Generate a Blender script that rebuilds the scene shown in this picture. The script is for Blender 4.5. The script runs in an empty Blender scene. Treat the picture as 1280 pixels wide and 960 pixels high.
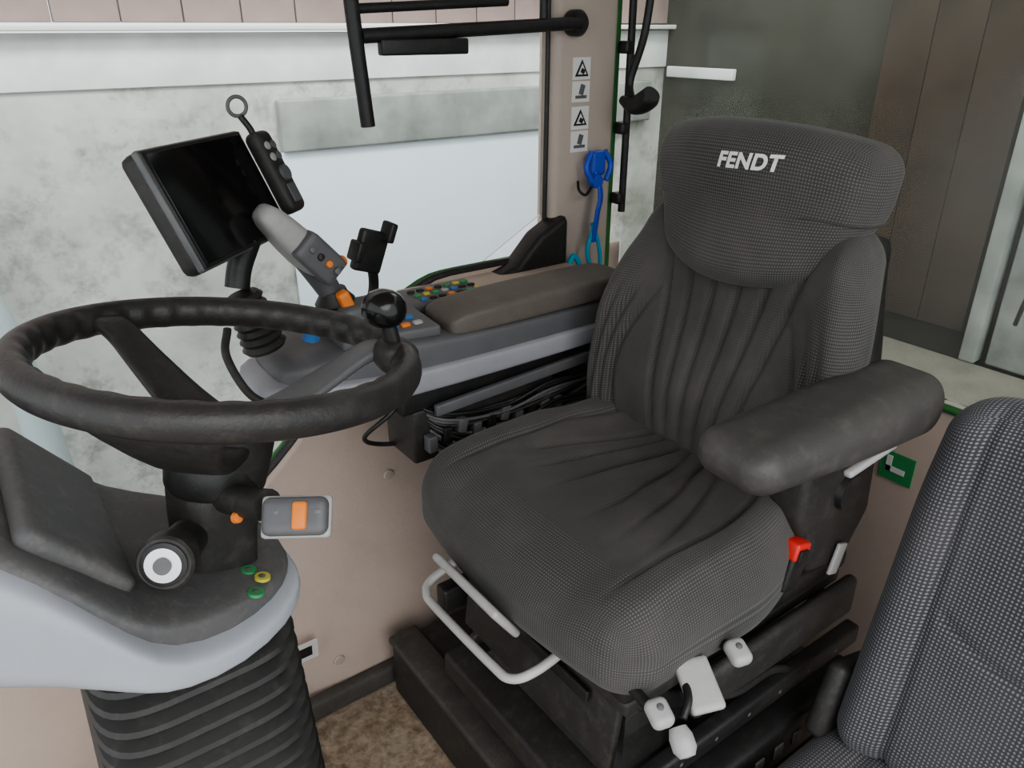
import bpy, bmesh, math, random
from mathutils import Vector, Matrix, Euler
from mathutils.bvhtree import BVHTree
random.seed(3)
S=bpy.context.scene
COL=S.collection
CUR=None
# ------------------------------------------------------------------ helpers
def ss(x,a,b):
    t=max(0.0,min(1.0,(x-a)/(b-a))); return t*t*(3-2*t)
def group(name):
    global CUR
    e=bpy.data.objects.new(name,None); e.empty_display_size=.05
    COL.objects.link(e); CUR=e; return e
def recenter(g):
    bpy.context.view_layer.update()
    pts=[]
    for c in g.children:
        for b in c.bound_box: pts.append(c.matrix_basis@Vector(b))
    lo=Vector([min(p[i] for p in pts) for i in range(3)]); hi=Vector([max(p[i] for p in pts) for i in range(3)])
    ce=(lo+hi)/2
    g.location=ce
    for c in g.children: c.location=c.location-ce
def end():
    global CUR
    if CUR: recenter(CUR)
    CUR=None
def link(name,me,mats,loc=(0,0,0),rot=None,smooth=True):
    o=bpy.data.objects.new(name,me); COL.objects.link(o)
    if not isinstance(mats,(list,tuple)): mats=[mats]
    for m in mats: me.materials.append(m)
    o.location=loc
    if rot is not None:
        o.rotation_euler = rot.to_euler() if isinstance(rot,Matrix) else rot
    if smooth:
        for p in me.polygons: p.use_smooth=True
    if CUR: o.parent=CUR
    return o
def mesh(name,v,f,mats,**k):
    me=bpy.data.meshes.new(name); me.from_pydata([tuple(a) for a in v],[],f); me.update()
    return link(name,me,mats,**k)
def autosm(o,ang=40):
    me=o.data
    bm=bmesh.new(); bm.from_mesh(me)
    for e in bm.edges:
        e.smooth = not (len(e.link_faces)==2 and e.calc_face_angle(0)>math.radians(ang))
    bm.to_mesh(me); bm.free()
def box(name,size,loc,mat,rot=(0,0,0),bev=.004,seg=3):
    bm=bmesh.new(); bmesh.ops.create_cube(bm,size=1)
    for v in bm.verts: v.co=Vector((v.co.x*size[0],v.co.y*size[1],v.co.z*size[2]))
    if bev>0: bmesh.ops.bevel(bm,geom=bm.edges[:],offset=min(bev,min(size)*.48),segments=seg,profile=.5,affect='EDGES')
    me=bpy.data.meshes.new(name); bm.to_mesh(me); bm.free()
    o=link(name,me,mat,loc=loc,rot=rot); autosm(o,50); return o
def rgrid(name,half,r,n,mats,loc=(0,0,0),rot=None,deform=None,matfn=None):
    nx,ny,nz=n; idx={}; V=[]; F=[]; UV=[]; H=Vector(half)
    def vid(i,j,k):
        key=(i,j,k)
        if key in idx: return idx[key]
        p=Vector(((2*i/nx-1)*H.x,(2*j/ny-1)*H.y,(2*k/nz-1)*H.z))
        q=Vector([max(-(H[a]-r),min(H[a]-r,p[a])) for a in range(3)])
        d=p-q
        if d.length>1e-9:
            m=max(abs(d[a]) for a in range(3))
            p=q+d.normalized()*m
        if deform: p=Vector(deform(p.x,p.y,p.z))
        idx[key]=len(V); V.append(p); return idx[key]
    def add(keys,rev,a,b):
        ks=keys[::-1] if rev else keys
        F.append([vid(*q) for q in ks])
        N=(nx,ny,nz)
        for q in ks: UV.append((2*H[a]*q[a]/N[a],2*H[b]*q[b]/N[b]))
    for k,s in ((0,1),(nz,0)):
        for i in range(nx):
            for j in range(ny): add([(i,j,k),(i+1,j,k),(i+1,j+1,k),(i,j+1,k)],s,0,1)
    for j,s in ((0,0),(ny,1)):
        for i in range(nx):
            for k in range(nz): add([(i,j,k),(i+1,j,k),(i+1,j,k+1),(i,j,k+1)],s,0,2)
    for i,s in ((0,1),(nx,0)):
        for j in range(ny):
            for k in range(nz): add([(i,j,k),(i,j+1,k),(i,j+1,k+1),(i,j,k+1)],s,1,2)
    o=mesh(name,V,F,mats,loc=loc,rot=rot)
    uv=o.data.uv_layers.new(name='UVMap')
    for n_,c in enumerate(UV): uv.data[n_].uv=c
    if matfn:
        for p in o.data.polygons: p.material_index=matfn(p.center)
    return o
def loftx(name,secs,mat,e=.45,n=40,loc=(0,0,0),rot=None,sub=1):
    V=[];F=[]
    def sp(c): return math.copysign(abs(c)**e,c)
    for (x,y0,y1,z0,z1) in secs:
        for i in range(n):
            a=2*math.pi*i/n
            V.append((x,(y0+y1)/2+(y1-y0)/2*sp(math.cos(a)),(z0+z1)/2+(z1-z0)/2*sp(math.sin(a))))
    for s in range(len(secs)-1):
        for i in range(n):
            j=(i+1)%n
            F.append((s*n+i,s*n+j,(s+1)*n+j,(s+1)*n+i))
    F.append(tuple(range(n-1,-1,-1))); F.append(tuple(range((len(secs)-1)*n,len(secs)*n)))
    o=mesh(name,V,F,mat,loc=loc,rot=rot)
    bm=bmesh.new(); bm.from_mesh(o.data); bmesh.ops.recalc_face_normals(bm,faces=bm.faces[:]); bm.to_mesh(o.data); bm.free()
    if sub:
        m=o.modifiers.new('s','SUBSURF'); m.levels=sub; m.render_levels=sub
    return o
def catmull(pts,k=8):
    P=[Vector(p) for p in pts]; P=[P[0]*2-P[1]]+P+[P[-1]*2-P[-2]]; out=[]
    for i in range(1,len(P)-2):
        for s in range(k):
            t=s/k
            out.append(.5*((2*P[i])+(P[i+1]-P[i-1])*t+(2*P[i-1]-5*P[i]+4*P[i+1]-P[i+2])*t*t+(3*P[i]-P[i-1]-3*P[i+1]+P[i+2])*t**3))
    out.append(P[-2]); return out
def tube(name,pts,rad,mat,smooth=True,n=14,k=8,flat=None):
    P=catmull(pts,k) if smooth else [Vector(p) for p in pts]
    N=len(P); V=[];F=[]; up=Vector((0,0,1)); prev=None
    for i,p in enumerate(P):
        d=(P[min(i+1,N-1)]-P[max(i-1,0)])
        d.normalize()
        if prev is None:
            a=d.cross(up)
            if a.length<.1: a=d.cross(Vector((1,0,0)))
            a.normalize()
        else:
            a=(prev-d*prev.dot(d)).normalized()
        prev=a; b=d.cross(a)
        r=rad(i/(N-1)) if callable(rad) else rad
        f=flat if flat else 1
        for j in range(n):
            t=2*math.pi*j/n; V.append(p+a*r*math.cos(t)+b*r*f*math.sin(t))
    for i in range(N-1):
        for j in range(n):
            q=(i+1)%N
            F.append((i*n+j,i*n+(j+1)%n,q*n+(j+1)%n,q*n+j))
    F+= [tuple(range(n-1,-1,-1)),tuple((N-1)*n+j for j in range(n))]
    o=mesh(name,V,F,mat)
    bm=bmesh.new(); bm.from_mesh(o.data); bmesh.ops.recalc_face_normals(bm,faces=bm.faces[:]); bm.to_mesh(o.data); bm.free()
    autosm(o,60); return o
def lathe(name,prof,mat,loc=(0,0,0),axis=(0,0,1),n=32):
    V=[];F=[]
    for (r,z) in prof:
        for j in range(n):
            t=2*math.pi*j/n; V.append((r*math.cos(t),r*math.sin(t),z))
    for i in range(len(prof)-1):
        for j in range(n): F.append((i*n+j,i*n+(j+1)%n,(i+1)*n+(j+1)%n,(i+1)*n+j))
    F+=[tuple(range(n-1,-1,-1)),tuple((len(prof)-1)*n+j for j in range(n))]
    q=Vector(axis).normalized().to_track_quat('Z','Y')
    o=mesh(name,V,F,mat,loc=loc,rot=q.to_matrix().to_4x4()); autosm(o,40); return o
def prism(name,poly,axis,a0,a1,mat,bev=.004,seg=3):
    bm=bmesh.new()
    def mk(p,a):
        return {'x':(a,p[0],p[1]),'y':(p[0],a,p[1]),'z':(p[0],p[1],a)}[axis]
    A=[bm.verts.new(mk(p,a0)) for p in poly]; B=[bm.verts.new(mk(p,a1)) for p in poly]
    bm.faces.new(A); bm.faces.new(B[::-1]); n=len(poly)
    for i in range(n): bm.faces.new((A[i],B[i],B[(i+1)%n],A[(i+1)%n]))
    bmesh.ops.recalc_face_normals(bm,faces=bm.faces[:])
    if bev>0: bmesh.ops.bevel(bm,geom=bm.edges[:],offset=bev,segments=seg,profile=.5,affect='EDGES')
    me=bpy.data.meshes.new(name); bm.to_mesh(me); bm.free()
    o=link(name,me,mat); autosm(o,45); return o
def frame(xa,ya,o):
    X=Vector(xa).normalized(); Y=Vector(ya); Z=X.cross(Y).normalized(); Y=Z.cross(X)
    M=Matrix((X,Y,Z)).transposed().to_4x4(); M.translation=Vector(o); return M
# ------------------------------------------------------------------ materials
def mat(name,c,rough=.5,metal=0,ns=0,na=.0,c2=None,bump=0,bs=200,detail=6,dust=None):
    m=bpy.data.materials.new(name); m.use_nodes=True; N=m.node_tree.nodes; L=m.node_tree.links
    b=N['Principled BSDF']; b.inputs['Base Color'].default_value=(*c,1); b.inputs['Roughness'].default_value=rough; b.inputs['Metallic'].default_value=metal
    tc=N.new('ShaderNodeTexCoord')
    src=None
    if ns:
        no=N.new('ShaderNodeTexNoise'); no.inputs['Scale'].default_value=ns; no.inputs['Detail'].default_value=detail; no.inputs['Roughness'].default_value=.65
        L.new(tc.outputs['Object'],no.inputs['Vector'])
        w=.25/max(.5,na if na>0 else 1)
        r=N.new('ShaderNodeValToRGB'); r.color_ramp.elements[0].position=.5-w; r.color_ramp.elements[1].position=.5+w
        r.color_ramp.elements[0].color=(*c,1); r.color_ramp.elements[1].color=(*(c2 or [x*1.3 for x in c]),1)
        L.new(no.outputs['Fac'],r.inputs['Fac']); L.new(r.outputs['Color'],b.inputs['Base Color']); src=r.outputs['Color']
    if dust:
        dc,amt,dsc=dust[:3]
        p0,p1=dust[3:] if len(dust)>3 else (.5,.75)
        n3=N.new('ShaderNodeTexNoise'); n3.inputs['Scale'].default_value=dsc; n3.inputs['Detail'].default_value=12; n3.inputs['Roughness'].default_value=.75
        L.new(tc.outputs['Object'],n3.inputs['Vector'])
        rr=N.new('ShaderNodeValToRGB'); rr.color_ramp.elements[0].position=p0; rr.color_ramp.elements[0].color=(0,0,0,1); rr.color_ramp.elements[1].position=p1; rr.color_ramp.elements[1].color=(amt,amt,amt,1)
        L.new(n3.outputs['Fac'],rr.inputs[0])
        mx=N.new('ShaderNodeMixRGB'); L.new(rr.outputs[0],mx.inputs[0]); mx.inputs[2].default_value=(*dc,1)
        if src: L.new(src,mx.inputs[1])
        else: mx.inputs[1].default_value=(*c,1)
        L.new(mx.outputs[0],b.inputs['Base Color'])
    if bump:
        n2=N.new('ShaderNodeTexNoise'); n2.inputs['Scale'].default_value=bs; n2.inputs['Detail'].default_value=3
        L.new(tc.outputs['Object'],n2.inputs['Vector'])
        bp=N.new('ShaderNodeBump'); bp.inputs['Strength'].default_value=bump; bp.inputs['Distance'].default_value=.003
        L.new(n2.outputs['Fac'],bp.inputs['Height']); L.new(bp.outputs['Normal'],b.inputs['Normal'])
    return m
def fabric(name,c,cd,k,thr=.25,rough=.9,bump=.3,dust=.5):
    """woven cloth: dots laid out on the surface's own UVs (metres)"""
    m=bpy.data.materials.new(name); m.use_nodes=True; N=m.node_tree.nodes; L=m.node_tree.links
    b=N['Principled BSDF']; b.inputs['Roughness'].default_value=rough
    b.inputs['Sheen Weight'].default_value=.12
    tc=N.new('ShaderNodeTexCoord'); sx=N.new('ShaderNodeSeparateXYZ'); L.new(tc.outputs['UV'],sx.inputs[0])
    def M(op,a,bb=None):
        n=N.new('ShaderNodeMath'); n.operation=op
        if hasattr(a,'links'): L.new(a,n.inputs[0])
        else: n.inputs[0].default_value=a
        if bb is not None:
            if hasattr(bb,'links'): L.new(bb,n.inputs[1])
            else: n.inputs[1].default_value=bb
        return n.outputs[0]
    U,Vv=sx.outputs[0],sx.outputs[1]
    A=M('ADD',U,Vv); B=M('SUBTRACT',U,Vv)
    p=M('MULTIPLY',M('SINE',M('MULTIPLY',A,k)),M('SINE',M('MULTIPLY',B,k)))
    f=M('MULTIPLY',M('SUBTRACT',p,thr),1.8)
    cl=N.new('ShaderNodeClamp'); L.new(f,cl.inputs[0])
    mx=N.new('ShaderNodeMixRGB'); L.new(cl.outputs[0],mx.inputs[0]); mx.inputs[1].default_value=(*c,1); mx.inputs[2].default_value=(*cd,1)
    no=N.new('ShaderNodeTexNoise'); no.inputs['Scale'].default_value=6; no.inputs['Detail'].default_value=10; no.inputs['Roughness'].default_value=.62; L.new(tc.outputs['Object'],no.inputs['Vector'])
    mm=N.new('ShaderNodeMixRGB')
    rr=N.new('ShaderNodeValToRGB'); rr.color_ramp.elements[0].position=.42; rr.color_ramp.elements[0].color=(0,0,0,1); rr.color_ramp.elements[1].position=.75; rr.color_ramp.elements[1].color=(dust,dust,dust,1)
    L.new(no.outputs['Fac'],rr.inputs[0]); L.new(rr.outputs[0],mm.inputs[0]); L.new(mx.outputs[0],mm.inputs[1]); mm.inputs[2].default_value=(.16,.145,.13,1)
    L.new(mm.outputs[0],b.inputs['Base Color'])
    bp=N.new('ShaderNodeBump'); bp.inputs['Strength'].default_value=bump; bp.inputs['Distance'].default_value=.0006
    L.new(p,bp.inputs['Height']); L.new(bp.outputs['Normal'],b.inputs['Normal'])
    return m
def glassm(name,haze=.04,tint=(.95,.97,.96)):
    m=bpy.data.materials.new(name); m.use_nodes=True; N=m.node_tree.nodes; L=m.node_tree.links
    for n in list(N): N.remove(n)
    out=N.new('ShaderNodeOutputMaterial'); t=N.new('ShaderNodeBsdfTransparent'); t.inputs[0].default_value=(*tint,1)
    g=N.new('ShaderNodeBsdfGlossy'); g.inputs['Roughness'].default_value=.03
    d=N.new('ShaderNodeBsdfDiffuse'); d.inputs[0].default_value=(.75,.75,.72,1)
    fr=N.new('ShaderNodeFresnel'); fr.inputs[0].default_value=1.25
    tc=N.new('ShaderNodeTexCoord'); no=N.new('ShaderNodeTexNoise'); no.inputs['Scale'].default_value=2.5; no.inputs['Detail'].default_value=6
    L.new(tc.outputs['Object'],no.inputs['Vector'])
    mr=N.new('ShaderNodeMapRange'); mr.inputs[1].default_value=.35; mr.inputs[2].default_value=.7; mr.inputs[3].default_value=haze*.4; mr.inputs[4].default_value=haze*1.8
    L.new(no.outputs['Fac'],mr.inputs[0])
    m1=N.new('ShaderNodeMixShader'); L.new(fr.outputs[0],m1.inputs[0]); L.new(t.outputs[0],m1.inputs[1]); L.new(g.outputs[0],m1.inputs[2])
    m2=N.new('ShaderNodeMixShader'); L.new(mr.outputs[0],m2.inputs[0]); L.new(m1.outputs[0],m2.inputs[1]); L.new(d.outputs[0],m2.inputs[2])
    L.new(m2.outputs[0],out.inputs[0]); return m
DU=(.17,.155,.135)
BLK=mat('black_plastic',(.014,.014,.015),.45,ns=30,c2=(.024,.023,.022),bump=.12,dust=(DU,.14,40))
BLKD=mat('dusty_black_plastic',(.021,.020,.020),.55,ns=9,c2=(.040,.037,.034),bump=.15,dust=(DU,.28,45))
RUB=mat('rubber_black',(.020,.020,.020),.45,ns=20,c2=(.030,.029,.027),dust=(DU,.2,45))
WHEELM=mat('wheel_grip',(.022,.021,.021),.42,ns=18,c2=(.042,.039,.037),bump=.18,bs=300,dust=(DU,.22,60))
GREY=mat('grey_plastic',(.095,.097,.105),.5,ns=8,c2=(.13,.13,.135),bump=.1,dust=(DU,.3,30))
DASH=mat('dash_grey_plastic',(.085,.087,.092),.6,ns=6,c2=(.135,.13,.125),bump=.2,dust=((.25,.225,.20),.45,60))
SILV=mat('silver_plastic',(.34,.36,.40),.4,ns=6,c2=(.42,.44,.48),dust=((.3,.28,.26),.15,14))
MGREY=mat('bezel_grey',(.10,.105,.11),.45,ns=20,c2=(.15,.15,.15))
LAV=mat('silver_trim',(.27,.27,.30),.4,ns=10,c2=(.33,.33,.355),dust=((.3,.27,.24),.3,14))
LGREY=mat('light_grey_plastic',(.33,.33,.33),.45,ns=25,c2=(.43,.42,.41),dust=((.2,.18,.16),.35,40))
ROD=mat('painted_rod',(.42,.42,.41),.4,ns=30,c2=(.50,.49,.47))
BEIGE=mat('beige_panel',(.48,.385,.33),.65,ns=3,c2=(.56,.455,.395),bump=.2,bs=400,dust=((.36,.275,.22),.3,9))
BEIGE2=mat('beige_pillar',(.42,.355,.305),.65,ns=6,c2=(.48,.41,.355))
GREEN=mat('green_paint',(.04,.19,.05),.5,ns=20,c2=(.03,.12,.035))
SCREEN=mat('screen_glass',(.006,.006,.007),.12)
DISP=mat('cluster_display',(.05,.052,.058),.35,ns=8,c2=(.075,.075,.075),dust=(DU,.3,40))
CH=mat('chrome',(.75,.75,.75),.3,metal=1)
ORG=mat('orange_plastic',(.75,.22,.04),.5)
RED=mat('red_plastic',(.6,.04,.03),.4)
BLUE=mat('blue_plastic',(.03,.08,.5),.4)
CYAN=mat('cyan_cord',(.03,.33,.5),.6)
BGRN=mat('green_button',(.05,.28,.10),.5)
YEL=mat('yellow_button',(.5,.46,.08),.5)
BBLU=mat('blue_button',(.05,.17,.42),.5)
WHT=mat('white_label',(.72,.72,.7),.5)
INK=mat('label_ink',(.02,.02,.02),.6)
PAD=mat('armrest_pad_vinyl',(.085,.075,.067),.6,ns=7,c2=(.15,.13,.112),bump=.3,dust=(DU,.35,30))
ARM=mat('armrest_vinyl',(.046,.044,.043),.5,ns=5,c2=(.082,.076,.070),bump=.2,dust=(DU,.35,40))
FD=fabric('seat_dotted_fabric',(.042,.040,.039),(.120,.115,.111),800,thr=.15,dust=.30)
FC=fabric('seat_plain_fabric',(.050,.047,.045),(.072,.068,.065),800,thr=0,bump=.1,dust=.38)
FP=fabric('passenger_seat_fabric',(.042,.042,.048),(.20,.20,.22),620,thr=.10,dust=.2)
MATF=mat('dirty_rubber_mat',(.15,.108,.075),.9,ns=45,na=1.6,c2=(.36,.28,.205),bump=.8,bs=90,dust=((.42,.36,.29),.5,14,.5,.62))
STEP=mat('step_edge_rubber',(.055,.050,.046),.7,ns=12,c2=(.085,.077,.07),bump=.3,dust=(DU,.4,30))
PLAS=mat('rough_plaster',(.34,.345,.32),.95,ns=1.8,na=1.3,c2=(.70,.71,.69),bump=1.0,bs=14,detail=15,dust=((.19,.19,.165),.8,3.2,.50,.64))
PLW=mat('white_wall_band',(.62,.64,.63),.9,ns=4,na=1.3,c2=(.86,.88,.89),bump=.5,bs=14,detail=12)
PANEL=mat('white_sheet_panel',(.66,.75,.82),.6,ns=1.2,c2=(.76,.83,.88))
BAND=mat('concrete_lintel',(.18,.195,.185),.9,ns=4,na=1.3,c2=(.40,.42,.40),bump=.4,bs=30,detail=12)
WOOD=mat('weathered_boards',(.22,.16,.15),.85,ns=7,c2=(.34,.26,.24))
DARKW=mat('dark_barn_wall',(.022,.023,.016),.95,ns=1.0,na=1.3,c2=(.075,.073,.058),detail=5)
DOORM=mat('brown_door',(.026,.018,.013),.85,ns=2.0,na=1.3,c2=(.070,.048,.034),detail=7)
CONC=mat('concrete',(.15,.138,.115),.9,ns=8,c2=(.25,.235,.20),bump=.4,bs=40)
PIPE=mat('white_pipe',(.44,.51,.54),.5)
GL=glassm('side_glass',.02); GL2=glassm('rear_glass',.06,(.93,.96,.93))

# ------------------------------------------------------------------ outside
box('ground_outside',(14,14,.1),(1,1,-1.55),CONC,bev=0)
group('wall_right')
box('plaster',(7,.2,2.95),(.0,3.1,-.2),PLAS,bev=0)
box('white_band',(5.9,.012,.17),(.22,2.996,1.195),PLW,bev=.003)
box('lintel',(1.95,.05,.19),(2.05,2.975,.955),BAND,bev=.01)
box('sheet_panel',(1.45,.02,1.9),(1.80,2.98,-.09),PANEL,bev=.004)
box('panel_side_post',(.05,.05,1.9),(2.56,2.97,-.10),BLK,bev=.005)
box('light_ledge',(7,.06,.02),(0,2.97,1.295),WHT,bev=.004)
for i in range(34):
    box('board',(.195,.03,1.6),(-3.3+i*.2,3.02,2.11),WOOD,bev=.003)
end()
group('drainpipe')
tube('pipe',[(-.13,2.82,1.0),(-.06,2.8,.72),(.05,2.75,.2),(.11,2.75,-1.45)],.055,PIPE)
end()
group('wall_rear')
box('barn_boards',(.2,6,4.6),(3.25,.5,.75),DARKW,bev=0)
box('door_leaf',(.05,.55,2.4),(3.12,1.52,1.4),DOORM,bev=.01)
for i in range(3): box('door_plank_%d'%i,(.01,.178,2.38),(3.092,1.335+.18*i,1.4),DOORM,bev=.002)
box('door_frame',(.07,.06,2.5),(3.11,1.20,1.35),BAND,bev=.01)
box('plaster_jamb',(.04,.25,2.5),(3.13,1.02,1.35),BAND,bev=.01)
box('light_stripe',(.03,.42,.05),(3.13,2.74,1.09),PLW,bev=.005)
box('cross_beam',(.06,1.4,.10),(3.10,2.0,1.75),DOORM,bev=.01)
tube('cable',[(3.08,1.02,2.4),(3.07,1.05,1.4),(3.06,1.00,.9),(3.06,1.06,.3)],.008,BLK)
end()
box('concrete_ledge',(1.2,5.0,.9),(2.5,.2,-.35),CONC,bev=.02)
# ------------------------------------------------------------------ cab shell
box('floor',(2.1,1.75,.04),(.22,.45,-.02),MATF,bev=0)
box('ceiling',(2.1,1.65,.05),(.20,.52,1.93),BEIGE2,bev=.01)  # out-of-view cab roof, put in to cut the light from above
def sidepanel():
    V=[];F=[];nx=60;nz=40
    def top(x): return .46+.38*ss(x,.22,.78)
    for i in range(nx+1):
        x=-.75+2.0*i/nx
        for k in range(nz+1):
            z=top(x)*k/nz
            b=.10*ss(z,.62,.1)*ss(x,.05,.45)
            V.append((x,1.29-b,z))
    for i in range(nx):
        for k in range(nz):
            a=i*(nz+1)+k; F.append((a,a+nz+1,a+nz+2,a+1))
    o=mesh('lining',V,F,BEIGE); s=o.modifiers.new('s','SOLIDIFY'); s.thickness=.02; s.offset=-1
    return o
group('wall_side_panel'); sidepanel()
tube('green_seal',[(x,1.318,.462+.38*ss(x,.22,.78)) for x in [-.7+.05*i for i in range(36)]],.006,GREEN,k=2)
tube('black_seal',[(x,1.300,.462+.38*ss(x,.22,.78)) for x in [-.7+.05*i for i in range(36)]],.009,RUB,k=2)
box('sill_lining',(.40,.10,.02),(.86,1.25,.822),BEIGE,bev=.006)
prism('corner_trim',[(.84,.82),(.93,.845),(.985,.90),(1.045,.93),(1.06,.93),(1.06,.78),(.84,.78)],'y',1.25,1.31,BLK,bev=.012)
box('floor_skirting',(1.9,.03,.05),(.20,1.175,.02),STEP,bev=.01)
for i,(x,z) in enumerate([(.42,.10),(.60,.45)]):
    lathe('screw_cap_%d'%i,[(.001,0),(.012,0),(.010,.003),(.001,.004)],BEIGE2,(x,1.29-.10*ss(z,.62,.1)*ss(x,.05,.45)-.001,z),(0,-1,0),n=16)
end()
group('window_1')
prism('pane',[(-.75,.47),(.2,.47),(.5,.64),(.85,.83),(1.04,.93),(1.04,1.9),(-.75,1.9)],'y',1.318,1.322,GL,bev=0)
end()
group('pillar_rear')
prism('pillar_lining',[(1.035,0),(1.20,0),(1.20,1.9),(1.035,1.9)],'y',1.275,1.34,BEIGE2,bev=.015)
prism('green_edge',[(1.20,0),(1.215,0),(1.215,1.9),(1.20,1.9)],'y',1.285,1.33,GREEN,bev=.003)
tube('black_seal',[(1.03,1.30,.92),(1.032,1.30,1.2),(1.032,1.30,1.9)],.005,RUB)
for i,(z,h) in enumerate([(1.222,.042),(1.178,.04),(1.127,.045),(1.08,.042)]):
    box('decal_%d'%i,(.046,.002,h),(1.10,1.2745,z),WHT,bev=0)
    if i in (0,2):
        prism('decal_ink_%d'%i,[(1.082,z-.015),(1.118,z-.015),(1.10,z+.017)],'y',1.2725,1.2738,INK,bev=0)
        prism('decal_mark_%d'%i,[(1.089,z-.011),(1.111,z-.011),(1.10,z+.009)],'y',1.2715,1.2724,WHT,bev=0)
        box('decal_sign_%d'%i,(.010,.001,.009),(1.101,1.2710,z-.005),INK,rot=(0,.5,0),bev=0)
    else:
        box('decal_ink_%d'%i,(.03,.001,.006),(1.10,1.273,z-.01),MGREY,bev=0)
        box('decal_mark_%d'%i,(.012,.001,.02),(1.102,1.273,z+.004),MGREY,rot=(0,.3,0),bev=0)
end()
group('wall_rear_panel')
box('lining',(.03,1.75,.72),(1.265,.42,.36),BEIGE,bev=.008)
box('green_sill',(.02,1.7,.008),(1.255,.42,.724),GREEN,bev=.003)
box('sticker',(.002,.06,.055),(1.248,.55,.585),BGRN,bev=0)
box('sticker_arrow',(.001,.035,.01),(1.2465,.552,.58),WHT,bev=0)
box('sticker_mark',(.001,.01,.03),(1.2465,.565,.59),WHT,bev=0)
end()
group('window_2')
box('pane',(.005,1.75,1.2),(1.262,.42,1.335),GL2,bev=0)
end()
group('window_guard_rail')
tube('upright',[(.585,1.25,1.60),(.592,1.25,1.35),(.606,1.25,1.145)],.0125,BLK)
tube('rail',[(.605,1.25,1.285),(1.07,1.25,1.305)],.012,BLK,smooth=False)
tube('rail_upper',[(.60,1.255,1.325),(.9,1.255,1.34)],.008,BLK,smooth=False)
box('latch_block',(.17,.02,.026),(.72,1.245,1.268),BLK,bev=.004)
tube('post',[(.985,1.255,1.6),(.985,1.255,1.31)],.008,BLK,smooth=False)
lathe('end_boss',[(.001,0),(.024,0),(.024,.02),(.018,.028),(.001,.028)],BLK,(1.07,1.272,1.305),(0,-1,0))
end()
group('rear_window_latch')
tube('strut',[(1.222,1.265,1.6),(1.222,1.262,1.2),(1.222,1.262,.92)],.008,BLK)
tube('lever',[(1.22,1.20,1.5),(1.21,1.21,1.30),(1.20,1.235,1.2),(1.19,1.22,1.165)],.008,BLK)
tube('handle',[(1.19,1.245,1.160),(1.186,1.205,1.152),(1.18,1.165,1.165),(1.178,1.15,1.178)],lambda t:.009+.013*math.sin(t*math.pi*.75),BLK)
for z in (1.26,1.1,.95): box('hinge',(.025,.03,.025),(1.215,1.268,z),BLK,bev=.006)
end()
group('key_lanyard')
rgrid('plastic_clip',(.020,.01,.026),.008,(8,6,10),BLUE,loc=(1.135,1.255,1.035))
lathe('clip_boss',[(.001,0),(.016,0),(.014,.012),(.001,.014)],BLUE,(1.125,1.248,1.0),(0,-1,0))
tube('clip_arm',[(1.115,1.25,1.06),(1.098,1.245,1.03),(1.11,1.24,1.0)],.006,BLUE)
tube('clip_arm_2',[(1.152,1.25,1.06),(1.166,1.245,1.03),(1.15,1.24,1.0)],.006,BLUE)
tube('strap',[(1.13,1.25,1.02),(1.137,1.24,.97),(1.130,1.24,.93),(1.127,1.245,.87)],.013,BLUE,flat=.4)
tube('cord_loop',[(1.125,1.245,.90),(1.105,1.24,.85),(1.12,1.235,.81),(1.14,1.235,.82),(1.135,1.24,.87),(1.12,1.245,.91)],.0045,CYAN)
tube('cord_coil',[(1.065,1.25,.83),(1.05,1.24,.80),(1.07,1.235,.79),(1.085,1.24,.82),(1.07,1.245,.845),(1.055,1.24,.82),(1.075,1.235,.80)],.006,CYAN)
tube('hook',[(1.09,1.262,1.0),(1.08,1.245,.985),(1.095,1.24,.975),(1.12,1.25,.99)],.003,BLK)
end()
# ------------------------------------------------------------------ driver seat
SY=.69
group('driver_seat')
def cush(x,y,z):
    t=(x+.24)/.48
    w=1-.24*ss(t,.45,1.0)-.05*ss(.12-t,0,.14)
    yy=y*w; xx=x
    if x<0: xx-=.028*(1-(y/.25)**2)*ss(-x,.0,.24)
    zz=z
    a=abs(y)/.25
    top=ss(z,-.01,.04)
    zz+=top*(.018*ss(a,.5,.8)-.020*ss(a,.86,1.0))
    zz-=.026*(max(0,(.30-t)/.30))**2*(0.4+.6*top)
    zz+=top*.012*ss(t,.6,1)
    zz-=(1-top)*.018*math.sin(math.pi*min(1,max(0,t)))*(1 if z<0 else 0)
    if top>0:
        g=0
        for y0 in (-.16,-.10,-.035,.035,.10,.16):
            yl=y0*(1.5-1.2*t**.55)+.012*math.sin(t*5)*(1 if y0>0 else -1)
            g+=math.exp(-((yy-yl)/.007)**2)
        zz-=top*.0085*g*ss(t,.18,.45)
        sl=.178*(1-.30*ss(t,.45,1))
        zz-=top*.009*math.exp(-((abs(yy)-sl)/.0055)**2)*ss(t,.02,.2)
        # soft sag wrinkles
        zz+=top*.0022*math.sin(31*xx+9*math.sin(13*yy))*ss(t,.2,.5)
    return (xx,yy,zz)
def cmat(c):
    t=(c.x+.24)/.48
    return 1 if (abs(c.y)<.178*(1-.30*ss(t,.45,1)) and c.z>.0 and t>.14) else 0
rgrid('cushion',(.24,.25,.060),.045,(110,120,18),[FD,FC],loc=(.722,SY-.003,.638),deform=cush,matfn=cmat)
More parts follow.
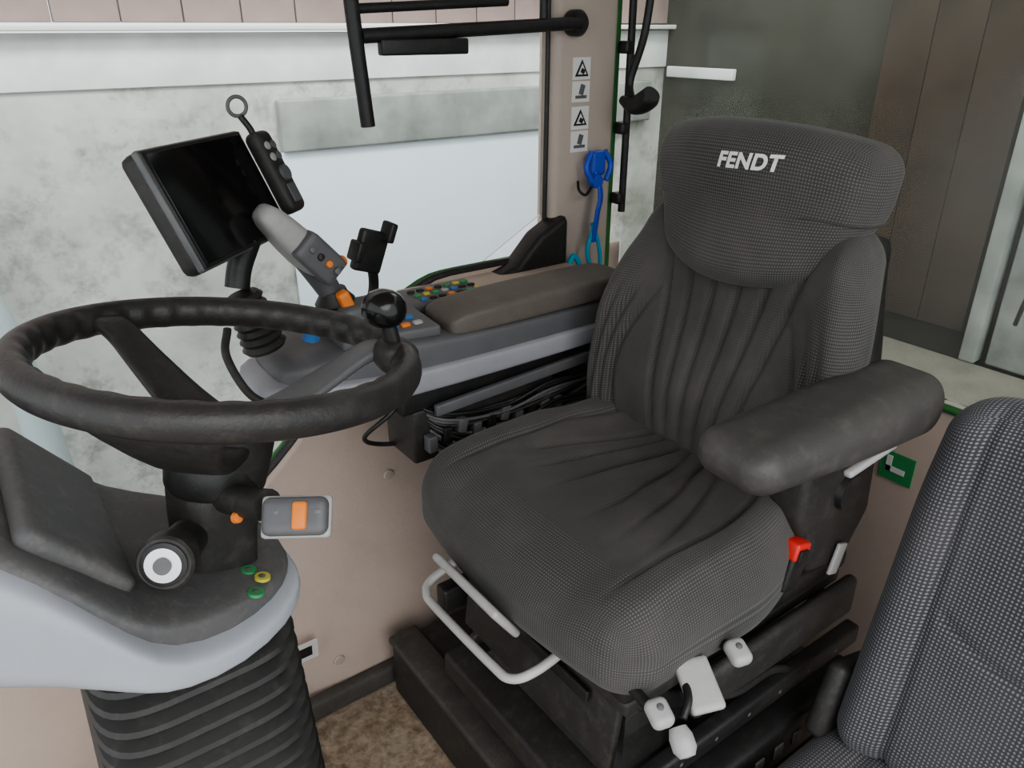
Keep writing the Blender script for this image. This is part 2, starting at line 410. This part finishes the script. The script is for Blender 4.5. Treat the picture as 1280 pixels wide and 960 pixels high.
def backf(x,y,z):
    v=(z+.22)/.44
    w=.85+.12*ss(v,0,.35)-.18*ss(v,.5,1.0)
    yy=y*w; a=abs(y)/.24
    xx=x-.045*ss(a,.5,.95)*(1-.75*ss(v,.5,.95))+.085*v-.04-.022*math.exp(-((v-.32)/.22)**2)*(1-ss(a,.5,.8))
    xx+=.02*ss(v,.80,1)*(1-ss(a,.55,.9))
    fr=ss(-x,0,.04)
    if fr>0:
        g=0
        for y0 in (-.10,-.06,-.02,.02,.06,.10):
            yl=y0*(.58+.75*v)
            g+=math.exp(-((yy-yl)/.0055)**2)
        xx+=fr*.010*g*ss(v,.1,.25)
        for o_,am in ((.12,.05),(.155,.035),(.185,.02)):
            sl=o_+am*math.sin(math.pi*min(1,v*1.5))-.05*ss(v,.6,1)
            xx+=fr*.010*math.exp(-((abs(yy)-sl)/.006)**2)*ss(v,.03,.12)*(1-ss(v,.5,.75))
    return (xx,yy,z-.03*a*a*ss(v,.7,1))
rgrid('backrest',(.05,.24,.22),.042,(16,120,110),[FD,FC],loc=(.925,SY+.006,.855),deform=backf,
      matfn=lambda c:1 if (abs(c.y)<.16 and c.x<.03) else 0)
def shellf(x,y,z):
    v=(z+.22)/.44
    return (x+.085*v-.04,y*(.90-.20*ss(v,.45,1)),z)
rgrid('back_shell',(.025,.215,.21),.02,(6,30,30),BLK,loc=(.985,SY-.005,.825),deform=shellf)
def headf(x,y,z):
    a=y/.19
    xx=x+.055*a*a+.012*ss(z,.04,.10)-.012*ss(-z,0,.09)
    dn=ss(-z,-.05,.10)
    zz=z
    if z<0: zz-=.024*(1-a*a)*ss(-z,0,.10)
    else: zz+=.016*(1-a*a)*ss(z,0,.09)-.012*abs(a)**3
    return (xx,y*(1.0-.22*dn),zz)
HX,HY,HZ=.915,SY+.012,1.075
HR=rgrid('headrest',(.042,.190,.093),.034,(14,70,60),FD,loc=(HX,HY,HZ),deform=headf)
cu=bpy.data.curves.new('lt','FONT'); cu.body='FENDT'; cu.size=.028; cu.align_x='CENTER'; cu.align_y='CENTER'; cu.offset=.0011; cu.space_character=1.06; cu.shear=.12
to=bpy.data.objects.new('lt',cu); COL.objects.link(to); bpy.context.view_layer.update()
me=bpy.data.meshes.new_from_object(to.evaluated_get(bpy.context.evaluated_depsgraph_get())); bpy.data.objects.remove(to)
bm=bmesh.new(); bm.from_mesh(HR.data); bvh=BVHTree.FromBMesh(bm); bm.free()
bm=bmesh.new(); bm.from_mesh(me)
bmesh.ops.subdivide_edges(bm,edges=[e for e in bm.edges if e.calc_length()>.006],cuts=2)
bmesh.ops.triangulate(bm,faces=bm.faces[:])
for v in bm.verts:
    y=SY-.020-v.co.x*1.05; z=1.135+v.co.y+.04*v.co.x
    h=bvh.ray_cast(Vector((-.5,y-HY,z-HZ)),Vector((1,0,0)))
    xx=(h[0].x if h[0] else -.04)+HX-.0018
    v.co=Vector((xx,y,z))
bm.to_mesh(me); bm.free()
link('embroidered_lettering',me,WHT,smooth=False)
def armf(x,y,z):
    t=(x+.195)/.39
    zz=z*(.80+.40*t)
    if z<0: zz*=1+.25*t
    return (x,y*(1+.15*math.sin(t*3)),zz)
rgrid('armrest',(.184,.052,.034),.03,(40,16,12),ARM,loc=(.790,.440,.864),rot=Euler((0,.015,-.03)),deform=armf)
box('armrest_trim',(.10,.012,.010),(.83,.398,.822),LGREY,rot=(0,-.1,0),bev=.004)
prism('armrest_bracket',[(.80,.83),(.96,.84),(.98,.66),(.93,.58),(.84,.60),(.80,.7)],'y',.455,.51,BLKD,bev=.012)
lathe('bracket_pivot',[(.001,0),(.028,0),(.026,.01),(.001,.012)],BLK,(.90,.456,.72),(0,-1,0))
box('buckle_body',(.035,.022,.06),(.795,.455,.635),BLK,rot=(0,.25,0),bev=.005)
box('buckle_button',(.032,.024,.026),(.800,.455,.666),RED,rot=(0,.25,0),bev=.004)
box('buckle_slot',(.018,.004,.016),(.797,.441,.664),BLK,rot=(0,.25,0),bev=.001)
box('belt_webbing',(.022,.006,.05),(.905,.45,.605),LGREY,rot=(0,.3,0),bev=.002)
box('tilt_paddle',(.012,.155,.070),(.446,.70,.598),LGREY,rot=(0,-.60,0),bev=.006)
tube('slide_handle',[(.52,.83,.555),(.455,.835,.53),(.436,.82,.522),(.433,.79,.518),(.436,.65,.518),(.442,.61,.52),(.47,.59,.535),(.53,.585,.555)],.0065,ROD)
box('top_tray',(.47,.44,.04),(.745,SY,.562),BLK,bev=.012)
box('upper_frame',(.46,.42,.025),(.755,SY,.520),BLKD,bev=.006)
secs=[]
for i in range(13): secs.append((.505-i*.018,.014*(i%2)))
V=[];F=[]
for z,o_ in secs:
    x0,x1,y0,y1=.575+o_,.955-o_,.525+o_,.865-o_
    V+= [(x0,y0,z),(x1,y0,z),(x1,y1,z),(x0,y1,z)]
for s in range(len(secs)-1):
    for i in range(4): F.append((s*4+i,s*4+(i+1)%4,s*4+4+(i+1)%4,s*4+4+i))
mesh('suspension_bellows',V,F,RUB,smooth=False)
box('lower_frame',(.50,.46,.05),(.765,SY,.255),BLKD,bev=.008)
box('side_rail_near',(.50,.025,.035),(.765,.455,.41),BLK,bev=.006)
for nm,y in (('near',.485),('far',.905)):
    box('scissor_arm_a_'+nm,(.44,.014,.032),(.765,y,.39),BLKD,rot=(0,-.50,0),bev=.005)
    box('scissor_arm_b_'+nm,(.44,.014,.032),(.765,y+.016,.39),BLK,rot=(0,.50,0),bev=.005)
    lathe('scissor_pivot_'+nm,[(.001,0),(.016,0),(.014,.008),(.001,.010)],MGREY,(.765,y-.008,.39),(0,-1,0),n=20)
box('side_rail_far',(.50,.03,.05),(.765,.92,.40),BLK,bev=.006)
box('valve_cover',(.44,.05,.08),(.79,.445,.32),BLK,bev=.012)
box('side_cover',(.36,.02,.07),(.80,.455,.505),BLKD,bev=.01)
box('front_plate',(.012,.36,.13),(.545,SY,.44),BLKD,rot=(0,.12,0),bev=.004)
box('front_plate_slot',(.006,.26,.02),(.535,SY,.47),BLK,rot=(0,.12,0),bev=.002)
for i in range(5): box('valve_slot_%d'%i,(.02,.004,.025),(.66+.045*i,.419,.32),GREY,bev=.003)
for i in range(6): lathe('bolt_%d'%i,[(.001,0),(.007,0),(.006,.004),(.001,.005)],MGREY,(.60+.07*i,.447,.41),(0,-1,0),n=6)
tube('air_hose',[(.62,.47,.50),(.70,.45,.47),(.80,.455,.45),(.90,.46,.38)],.006,RUB)
def paddle(nm,x,y,z,ln=.034,w=.028,m=LGREY):
    rgrid(nm,(w/2,ln/2,.010),.009,(10,14,6),m,loc=(x,y,z),rot=Euler((.35,0,-.25)))
    lathe(nm+'_bolt',[(.001,0),(.005,0),(.004,.003),(.001,.004)],MGREY,(x,y,z+.009),(0,-.35,1),n=12)
    tube(nm+'_stem',[(x,y+.01,z-.005),(x+.005,y+.05,z-.005)],.007,BLK,smooth=False)
paddle('lever_height',.642,.414,.606); paddle('lever_damping',.503,.410,.598)
rgrid('lever_slide',(.022,.032,.006),.005,(12,14,5),LGREY,loc=(.574,.414,.594),rot=Euler((.45,0,-.35)))
lathe('lever_knob',[(.001,0),(.010,0),(.014,.010),(.014,.024),(.009,.032),(.001,.033)],LGREY,(.520,.396,.578),(-.2,-.6,-.4))
tube('knob_stem',[(.565,.43,.597),(.548,.407,.594),(.53,.398,.583)],.005,BLK)
end()
group('seat_pedestal')
prism('step_box',[(.515,.40),(1.20,.40),(1.20,1.14),(.515,1.14)],'z',.0,.14,BLKD,bev=.012)
prism('step_edge',[(.510,.40),(.575,.40),(.575,1.14),(.510,1.14)],'z',.135,.152,STEP,bev=.005)
prism('riser',[(.60,.42),(1.08,.42),(1.08,1.0),(.60,1.0)],'z',.14,.228,BLK,bev=.01)
end()
# ------------------------------------------------------------------ passenger seat
group('passenger_seat')
def pb(x,y,z):
    v=(z+.26)/.52
    a=abs(y)/.19
    xx=x+.11*v-.055-.02*ss(a,.55,.9)
    fr=ss(-x,0,.03)
    xx+=fr*.008*math.exp(-((abs(y)-.115-.02*v)/.006)**2)
    xx+=fr*.006*math.exp(-((v-.42-.2*a*a)/.012)**2)*(1-ss(a,.55,.62))
    return (xx,y*(1-.03*ss(v,.7,1)),z-.010*a*a*ss(v,.7,1))
rgrid('backrest',(.05,.19,.262),.045,(12,80,80),FP,loc=(.932,.183,.634),deform=pb)
def pc(x,y,z):
    fr=ss(z,0,.04)
    return (x-.02*(1-(y/.2)**2)*ss(-x,0,.2),y,z-fr*.006*math.exp(-((abs(y)-.125)/.006)**2)-.02*ss(-x,.05,.17))
rgrid('cushion',(.17,.20,.05),.042,(40,50,12),FP,loc=(.72,.19,.335),deform=pc)
box('base',(.30,.32,.28),(.76,.19,.14),BLK,bev=.02)
box('hinge_cover',(.10,.03,.12),(.87,.385,.42),BLKD,rot=(0,.3,0),bev=.012)
end()
# ------------------------------------------------------------------ armrest console
group('armrest_console')
loftx('armrest_pad',[(.605,1.005,1.09,.845,.858),(.612,.998,1.098,.838,.872),(.64,.992,1.10,.836,.882),(.8,.988,1.10,.838,.886),(.97,.988,1.10,.84,.886),(1.0,.992,1.095,.842,.88),(1.01,1.0,1.09,.85,.87)],PAD,e=.4)
loftx('body',[(.33,1.05,1.17,.79,.82),(.35,1.03,1.19,.775,.84),(.42,1.01,1.21,.775,.85),(.5,.995,1.215,.785,.855),(.6,.99,1.215,.79,.845),(.8,.99,1.2,.79,.842),(1.0,.995,1.18,.79,.84),(1.03,1.0,1.17,.80,.835)],GREY,e=.3)
loftx('silver_strip',[(.30,1.06,1.16,.785,.80),(.32,1.03,1.19,.768,.815),(.40,1.0,1.21,.758,.812),(.5,.982,1.20,.758,.806),(.7,.98,1.20,.76,.803),(.97,.982,1.18,.762,.803),(1.0,.99,1.17,.768,.80)],LAV,e=.3)
prism('button_deck',[(.43,1.03),(.59,1.005),(.60,1.115),(.74,1.115),(.76,1.20),(.44,1.21)],'z',.845,.864,GREY,bev=.005)
cols=[BBLU,BGRN,BLK,YEL,BLK,BGRN,ORG,LGREY,BLK]
k=0
for i in range(7):
    for j in range(3):
        x=.63+.019*i; y=1.13+.024*j
        rgrid('button_%d'%k,(.0065,.005,.003),.0025,(4,4,3),cols[(i*2+j)%9],loc=(x,y,.865)); k+=1
for i in range(5):
    for j in range(4):
        x=.475+.022*i; y=1.035+.03*j
        if x>.575 : continue
        rgrid('button_%d'%k,(.008,.006,.004),.003,(4,4,3),[BBLU,BLK,ORG,BLK,BGRN,LGREY,BBLU][(i*3+j*2)%7],loc=(x,y,.865)); k+=1
box('linkage_plate',(.50,.12,.05),(.76,1.07,.740),BLK,bev=.008)
box('electronics_box',(.30,.10,.10),(.68,1.06,.670),BLKD,bev=.006)
box('electronics_box_lower',(.24,.08,.10),(.78,1.06,.58),BLK,bev=.006)
box('linkage_foot',(.08,.10,.36),(.93,1.09,.53),BLKD,bev=.01)
for i in range(10): box('connector_%d'%i,(.018,.02,.03),(.555+.03*i,.996,.662+.008*(i%3)),(GREY,BLK,MGREY)[i%3],rot=(0,.1*(i%3),0),bev=.003)
for i in range(14):
    r0=random.uniform(-.02,.02)
    tube('wire_%d'%i,[(.53,1.04+.006*i,.735),(.58,1.0+r0*.4,.71-.006*i),(.70,.99+r0*.3,.705-.009*i+r0),(.80,.985+r0*.3,.715-.008*i),(.92,1.01,.70-.006*i+r0)],.0032,(BLK,RUB,GREY,MGREY,BLKD)[i%5],n=8)
box('slide_rail',(.36,.012,.02),(.74,.985,.735),GREY,rot=(0,-.05,0),bev=.003)
rgrid('blue_fitting',(.016,.014,.018),.007,(6,6,6),CYAN,loc=(.925,.972,.745))
tube('cable',[(.54,1.04,.745),(.50,1.03,.72),(.46,1.05,.68),(.50,1.08,.64),(.58,1.08,.62)],.004,BLK)
tube('front_handle',[(.36,1.03,.80),(.32,1.0,.80),(.28,1.02,.82),(.265,1.06,.87),(.28,1.09,.90)],.006,BLKD)
end()
group('joystick')
lathe('boot',[(.04,0),(.036,.01),(.04,.015),(.03,.025),(.033,.03),(.024,.042),(.022,.05)],RUB,(.47,1.13,.866),(-.15,0,1))
tube('stem',[(.465,1.13,.90),(.445,1.13,.94),(.42,1.125,.985)],lambda t:.018+.006*t,GREY)
loftx('grip',[(-.075,-.012,.012,-.01,.01),(-.062,-.026,.026,-.02,.02),(0,-.032,.032,-.026,.026),(.05,-.028,.028,-.028,.024),(.068,-.018,.018,-.018,.014)],LGREY,e=.6,loc=(.405,1.12,1.005),rot=Euler((0,.85,.15)))
rgrid('grip_keypad',(.04,.014,.024),.006,(8,6,8),GREY,loc=(.432,1.095,.980),rot=Euler((0,.85,.1)))
for i in range(4): lathe('grip_key_%d'%i,[(.001,0),(.006,0),(.005,.003),(.001,.004)],(MGREY,BLK,ORG,MGREY)[i],(.418+.012*i,1.080,.998-.013*i),(.1,-1,.3),n=12)
lathe('orange_knob',[(.001,0),(.009,0),(.009,.012),(.001,.014)],ORG,(.465,1.10,.965),(.3,-.8,.5),n=16)
rgrid('orange_switch',(.010,.010,.022),.006,(8,8,10),ORG,loc=(.470,1.095,.90),rot=Euler((0,-.35,0)))
rgrid('base_housing',(.045,.03,.018),.012,(10,8,6),GREY,loc=(.50,1.10,.880))
lathe('blue_knob',[(.001,0),(.014,0),(.012,.018),(.001,.02)],BBLU,(.40,1.08,.862),(0,-.3,1),n=16)
end()
group('phone_holder')
tube('stalk',[(.56,1.19,.866),(.565,1.19,.89),(.56,1.18,.92)],.009,BLK)
box('cradle',(.058,.018,.072),(.553,1.17,.955),BLK,rot=(.1,.35,.2),bev=.006)
box('clamp_left',(.014,.03,.034),(.524,1.16,.962),BLK,rot=(.1,.35,.2),bev=.004)
box('clamp_right',(.014,.03,.034),(.585,1.16,.985),BLK,rot=(.1,.35,.2),bev=.004)
box('rear_knob',(.035,.03,.035),(.560,1.19,.93),BLKD,rot=(0,.5,0),bev=.01)
end()
group('terminal_monitor')
BL=Vector((.248,1.019,1.014)); Wv=Vector((.18,.167,-.004)); Uv=Vector((-.061,.032,.144)); Uv=Uv-Wv*(Uv.dot(Wv)/Wv.length_squared)*.5
ctr=BL+Wv/2+Uv/2
M=frame(Wv,Uv,ctr); W=Wv.length; H=.166
b=rgrid('housing',(W/2,H/2,.016),.012,(20,16,6),BLKD); b.matrix_basis=M@Matrix.Translation((0,0,-.020))
b=box('bezel',(W,H,.012),(0,0,0),MGREY,bev=.005); b.matrix_basis=M@Matrix.Translation((0,0,-.006))
b=box('inner_bezel',(W-.006,H-.006,.006),(0,0,0),BLK,bev=.002); b.matrix_basis=M
b=box('screen',(W-.016,H-.016,.003),(0,0,0),SCREEN,bev=.001); b.matrix_basis=M@Matrix.Translation((0,0,.0028))
b=rgrid('side_keypad',(.024,.066,.014),.012,(8,16,6),BLKD); b.matrix_basis=M@Matrix.Translation((W/2+.022,.005,.012))
for i in range(4):
    b=lathe('key_%d'%i,[(.001,0),(.007,0),(.006,.003),(.001,.004)],(LGREY,MGREY)[i%2],n=12); b.matrix_basis=M@Matrix.Translation((W/2+.022+(.009 if i%2 else -.009),.045-.018*(i//2),.025))
b=lathe('rotary_knob',[(.001,0),(.013,0),(.012,.006),(.001,.007)],MGREY,n=20); b.matrix_basis=M@Matrix.Translation((W/2+.022,.0,.025))
b=box('key_bar',(.024,.03,.005),(0,0,0),GREY,bev=.002); b.matrix_basis=M@Matrix.Translation((W/2+.022,-.032,.025))
tube('mount_arm',[(.34,1.12,1.02),(.32,1.12,.98),(.31,1.115,.95)],.018,BLK)
pr=[]
for i in range(15): pr.append((.030-.0005*i+(.005 if i%2 else 0),i*.0065))
lathe('mount_bellows',pr,RUB,(.335,1.10,.855),(-.25,.05,1))
tube('cable_ring',[(.385+.014*math.cos(a_),1.235,1.19+.014*math.sin(a_)) for a_ in [math.pi*2*i/10-1.4 for i in range(11)]],.003,MGREY,n=8,k=4)
tube('ring_stalk',[(.388,1.235,1.176),(.40,1.225,1.15),(.40,1.215,1.11)],.005,BLK)
end()
# ------------------------------------------------------------------ steering wheel
WC=Vector((.186,.749,.998)); WN=Vector((.17,.03,.985)).normalized()
group('steering_wheel')
R=.182
V=[];F=[];NS=240;NT=20
ex=(Vector((1,0,0))-WN*WN.x).normalized(); ey=WN.cross(ex)
def wp(r,a,h=0): return WC+ex*(r*math.cos(a))+ey*(r*math.sin(a))+WN*h
for i in range(NS):
    a=2*math.pi*i/NS
    for j in range(NT):
        t=2*math.pi*j/NT
        rr=.0162
        inner=max(0,-math.cos(t))
        rr*=1-.20*inner*(.5+.5*math.cos(a*36))
        V.append(wp(R+rr*math.cos(t),a,rr*1.1*math.sin(t)))
for i in range(NS):
    for j in range(NT):
        q=(i+1)%NS; F.append((i*NT+j,q*NT+j,q*NT+(j+1)%NT,i*NT+(j+1)%NT))
mesh('rim',V,F,WHEELM)
for nm,ad in (('spoke_1',119),('spoke_2',-3),('spoke_3',236)):
    a=math.radians(ad)
    if nm=='spoke_3':
        pts=[wp(R-.002,a,-.002),wp(R-.012,a,-.02),wp(.13,a,-.055),wp(.08,a,-.085),wp(.02,a,-.09)]
    else:
        pts=[wp(R-.002,a,0),wp(R-.03,a,-.004),wp(.11,a,-.03),wp(.06,a,-.06),wp(.02,a,-.08)]
    P=catmull(pts,6); V=[];F=[]
    tg=-ex*math.sin(a)+ey*math.cos(a)
    for i,p in enumerate(P):
        t=i/(len(P)-1)
        if nm=='spoke_3': w=.062-.036*ss(t,0,.7)+.01*t; h=.009
        else: w=.017+.016*(abs(t-.35)**1.3)+.010*t; h=.008
        for (u_,v_) in ((-1,-.6),(-.75,-1),(.75,-1),(1,-.6),(1,.6),(.75,1),(-.75,1),(-1,.6)):
            V.append(p+tg*w*u_+WN*h*v_)
    for i in range(len(P)-1):
        for j in range(8): F.append((i*8+j,i*8+(j+1)%8,(i+1)*8+(j+1)%8,(i+1)*8+j))
    o=mesh(nm,V,F,GREY if nm=='spoke_2' else WHEELM); m=o.modifiers.new('s','SUBSURF'); m.levels=1; m.render_levels=1
lathe('hub',[(.001,.012),(.03,.012),(.045,.004),(.05,-.012),(.046,-.04),(.042,-.06),(.001,-.06)],BLKD,wp(-.0,0,-.082),WN)
a=math.radians(-13)
box('knob_clamp',(.045,.045,.036),wp(R-.005,a,.0),BLKD,rot=(0,.17,-.1),bev=.014,seg=4)
tube('knob_stem',[wp(R-.008,a,.01),wp(R-.020,a,.045)],.009,BLK,smooth=False)
lathe('spinner_knob',[(.001,0),(.012,0),(.019,.004),(.0235,.011),(.0245,.019),(.0225,.028),(.017,.035),(.009,.039),(.001,.040)],mat('glossy_black',(.01,.01,.01),.2),wp(R-.022,a,.034),WN)
end()
group('steering_column')
loftx('column_shroud',[(0,-.045,.045,-.045,.045),(.05,-.04,.04,-.04,.04),(.10,-.034,.034,-.04,.035),(.19,-.045,.045,-.05,.045)],BLKD,e=.5,loc=tuple(wp(-.012,0,-.12)),rot=(-WN).to_track_quat('X','Z').to_matrix().to_4x4())
lathe('collar',[(.047,0),(.05,.006),(.05,.03),(.047,.036)],BLK,wp(-.01,0,-.14),WN)
ia=Vector((-.42,-.78,.28)).normalized(); ie=Vector((.076,.648,.852)); is_=ie-ia*.075
lathe('ignition_barrel',[(.02,0),(.0205,.03),(.022,.032),(.022,.050),(.026,.052),(.0265,.072),(.024,.075),(.001,.075)],BLKD,is_,ia)
lathe('ignition_ring',[(.021,0),(.021,.002),(.0185,.003),(.001,.003)],BLK,ie,ia)
lathe('ignition_lock',[(.0165,0),(.0165,.004),(.001,.005)],CH,ie,ia)
lathe('ignition_slot',[(.008,0),(.008,.003),(.001,.0032)],MGREY,ie+ia*.004,ia)
tube('stalk_arm',[(.15,.72,.86),(.165,.67,.872),(.175,.64,.882)],.016,BLKD)
M=frame((.80,-.58,.03),(.35,.50,.75),(.188,.602,.885))
b=rgrid('stalk_pod',(.031,.018,.010),.008,(16,10,6),GREY); b.matrix_basis=M
b=rgrid('stalk_rim',(.033,.0200,.005),.004,(16,10,4),LGREY); b.matrix_basis=M@Matrix.Translation((0,0,-.004))
b=box('stalk_rocker',(.014,.026,.008),(0,0,0),ORG,bev=.003); b.matrix_basis=M@Matrix.Translation((.006,0,.009))
for i,x in enumerate((-.016,.022)):
    b=lathe('stalk_dot_%d'%i,[(.001,0),(.004,0),(.001,.001)],MGREY,n=12); b.matrix_basis=M@Matrix.Translation((x,.004,.0095))
lathe('column_button',[(.001,0),(.006,0),(.005,.005),(.001,.006)],ORG,(.15,.668,.862),(.3,-.8,.3),n=14)
end()
# ------------------------------------------------------------------ dash pod
group('dashboard_pod')
dz=[(.213,.72,.79,.746,.750,.5),(.204,.690,.83,.738,.755,.5),(.175,.655,.87,.734,.766,.5),(.12,.625,.91,.732,.78,.5),(.06,.610,.94,.742,.80,.6),(.03,.612,.95,.750,.835,.74),(0,.622,.955,.760,.875,.86),(-.05,.645,.96,.772,.925,.94),(-.11,.66,.965,.79,.96,.95),(-.2,.67,.96,.82,.97,.95),(-.3,.69,.93,.85,.95,.95)]
loftx('pod_upper',[(x,y0+.012,y1-.008,z0+.008,z1+.003) for x,y0,y1,z0,z1,f in dz],DASH,e=.32,n=56)
loftx('pod_cowl',[(x+.004,y0-.010,y1+.006,z0-.012,z0+(z1-z0)*f) for x,y0,y1,z0,z1,f in dz],SILV,e=.42,n=56)
M=frame((0,-1,0),(-.60,0,.80),(.012,.785,.866))
b=rgrid('cluster_bezel',(.118,.060,.012),.011,(24,14,4),DASH); b.matrix_basis=M
b=rgrid('cluster_glass',(.106,.048,.010),.009,(24,14,4),BLKD); b.matrix_basis=M@Matrix.Translation((0,0,.0035))
for i,(x0,w_) in enumerate([(-.063,.036),(.0,.06),(.063,.036)]):
    b=box('cluster_panel_%d'%i,(w_,.075,.002),(0,0,0),DISP,bev=.0008); b.matrix_basis=M@Matrix.Translation((x0,0,.0140))
for i,(x,y,m_) in enumerate([(.160,.70,BGRN),(.168,.680,YEL),(.145,.682,YEL),(.154,.660,BGRN)]):
    lathe('pod_button_%d'%i,[(.001,0),(.0085,0),(.008,.003),(.001,.0035)],m_,(x,y,.771),(.2,0,1),n=16)
    lathe('pod_icon_%d'%i,[(.001,0),(.004,0),(.001,.001)],DASH,(x,y,.7745),(.2,0,1),n=10)
for i,(x,y) in enumerate([(.165,.80),(.150,.82)]):
    lathe('blue_pod_button_%d'%i,[(.001,0),(.0075,0),(.007,.003),(.001,.0035)],BBLU,(x,y,.771),(.2,0,1),n=16)
end()
group('column_bellows')
V=[];F=[];n=40
def ring(z,hx,hy,cx,cy):
    for i in range(n):
        a=2*math.pi*i/n
        c=math.cos(a); s=math.sin(a)
        V.append((cx+hx*math.copysign(abs(c)**.5,c),cy+hy*math.copysign(abs(s)**.5,s),z))
NR=67
for i in range(NR):
    t=i/(NR-1); o_=(0,.014,.016)[i%3] 
    ring(.765-.59*t+(.003 if i%3==2 else 0),.090+.03*t+o_,.090+.03*t+o_,.095,.775+.02*t)
for s in range(NR-1):
    for i in range(n): F.append((s*n+i,s*n+(i+1)%n,(s+1)*n+(i+1)%n,(s+1)*n+i))
o=mesh('bellows',V,F,RUB); autosm(o,30)
box('bellows_base',(.28,.28,.17),(.085,.785,.085),BLKD,bev=.02)
end()
group('warning_label')
box('sheet',(.06,.002,.05),(.345,1.180,.170),WHT,rot=(.12,0,0),bev=0)
box('ink',(.035,.001,.025),(.345,1.1785,.170),INK,rot=(.12,0,0),bev=0)
end()
# ------------------------------------------------------------------ light
w=bpy.data.worlds.new('World'); S.world=w; w.use_nodes=True
bg=w.node_tree.nodes['Background']; bg.inputs[0].default_value=(.93,.97,1,1); bg.inputs[1].default_value=1.65
su=bpy.data.lights.new('sun','SUN'); su.energy=1.6; su.angle=math.radians(50); su.color=(1,.98,.95)
so=bpy.data.objects.new('sun_light',su); COL.objects.link(so); so.rotation_euler=Vector((.25,.9,-.75)).to_track_quat('-Z','Y').to_euler()
al=bpy.data.lights.new('added_wall_fill','AREA'); al.shape='RECTANGLE'; al.size=4; al.size_y=.4; al.energy=55  # unseen fill light, added only to brighten the plaster wall
ao=bpy.data.objects.new('added_wall_fill',al); COL.objects.link(ao); ao.location=(1.2,1.9,2.7); ao.rotation_euler=Vector((0,.9,-1.6)).to_track_quat('-Z','Y').to_euler()
S.view_settings.look='AgX - Medium High Contrast'
# ------------------------------------------------------------------ camera
th=math.radians(36); ph=math.radians(25)
cam=bpy.data.cameras.new('camera'); cam.lens=27; cam.sensor_width=36; cam.clip_start=.02
co=bpy.data.objects.new('camera',cam); COL.objects.link(co); co.location=(0,0,1.3)
co.rotation_euler=Vector((math.sin(th)*math.cos(ph),math.cos(th)*math.cos(ph),-math.sin(ph))).to_track_quat('-Z','Y').to_euler()
S.camera=co
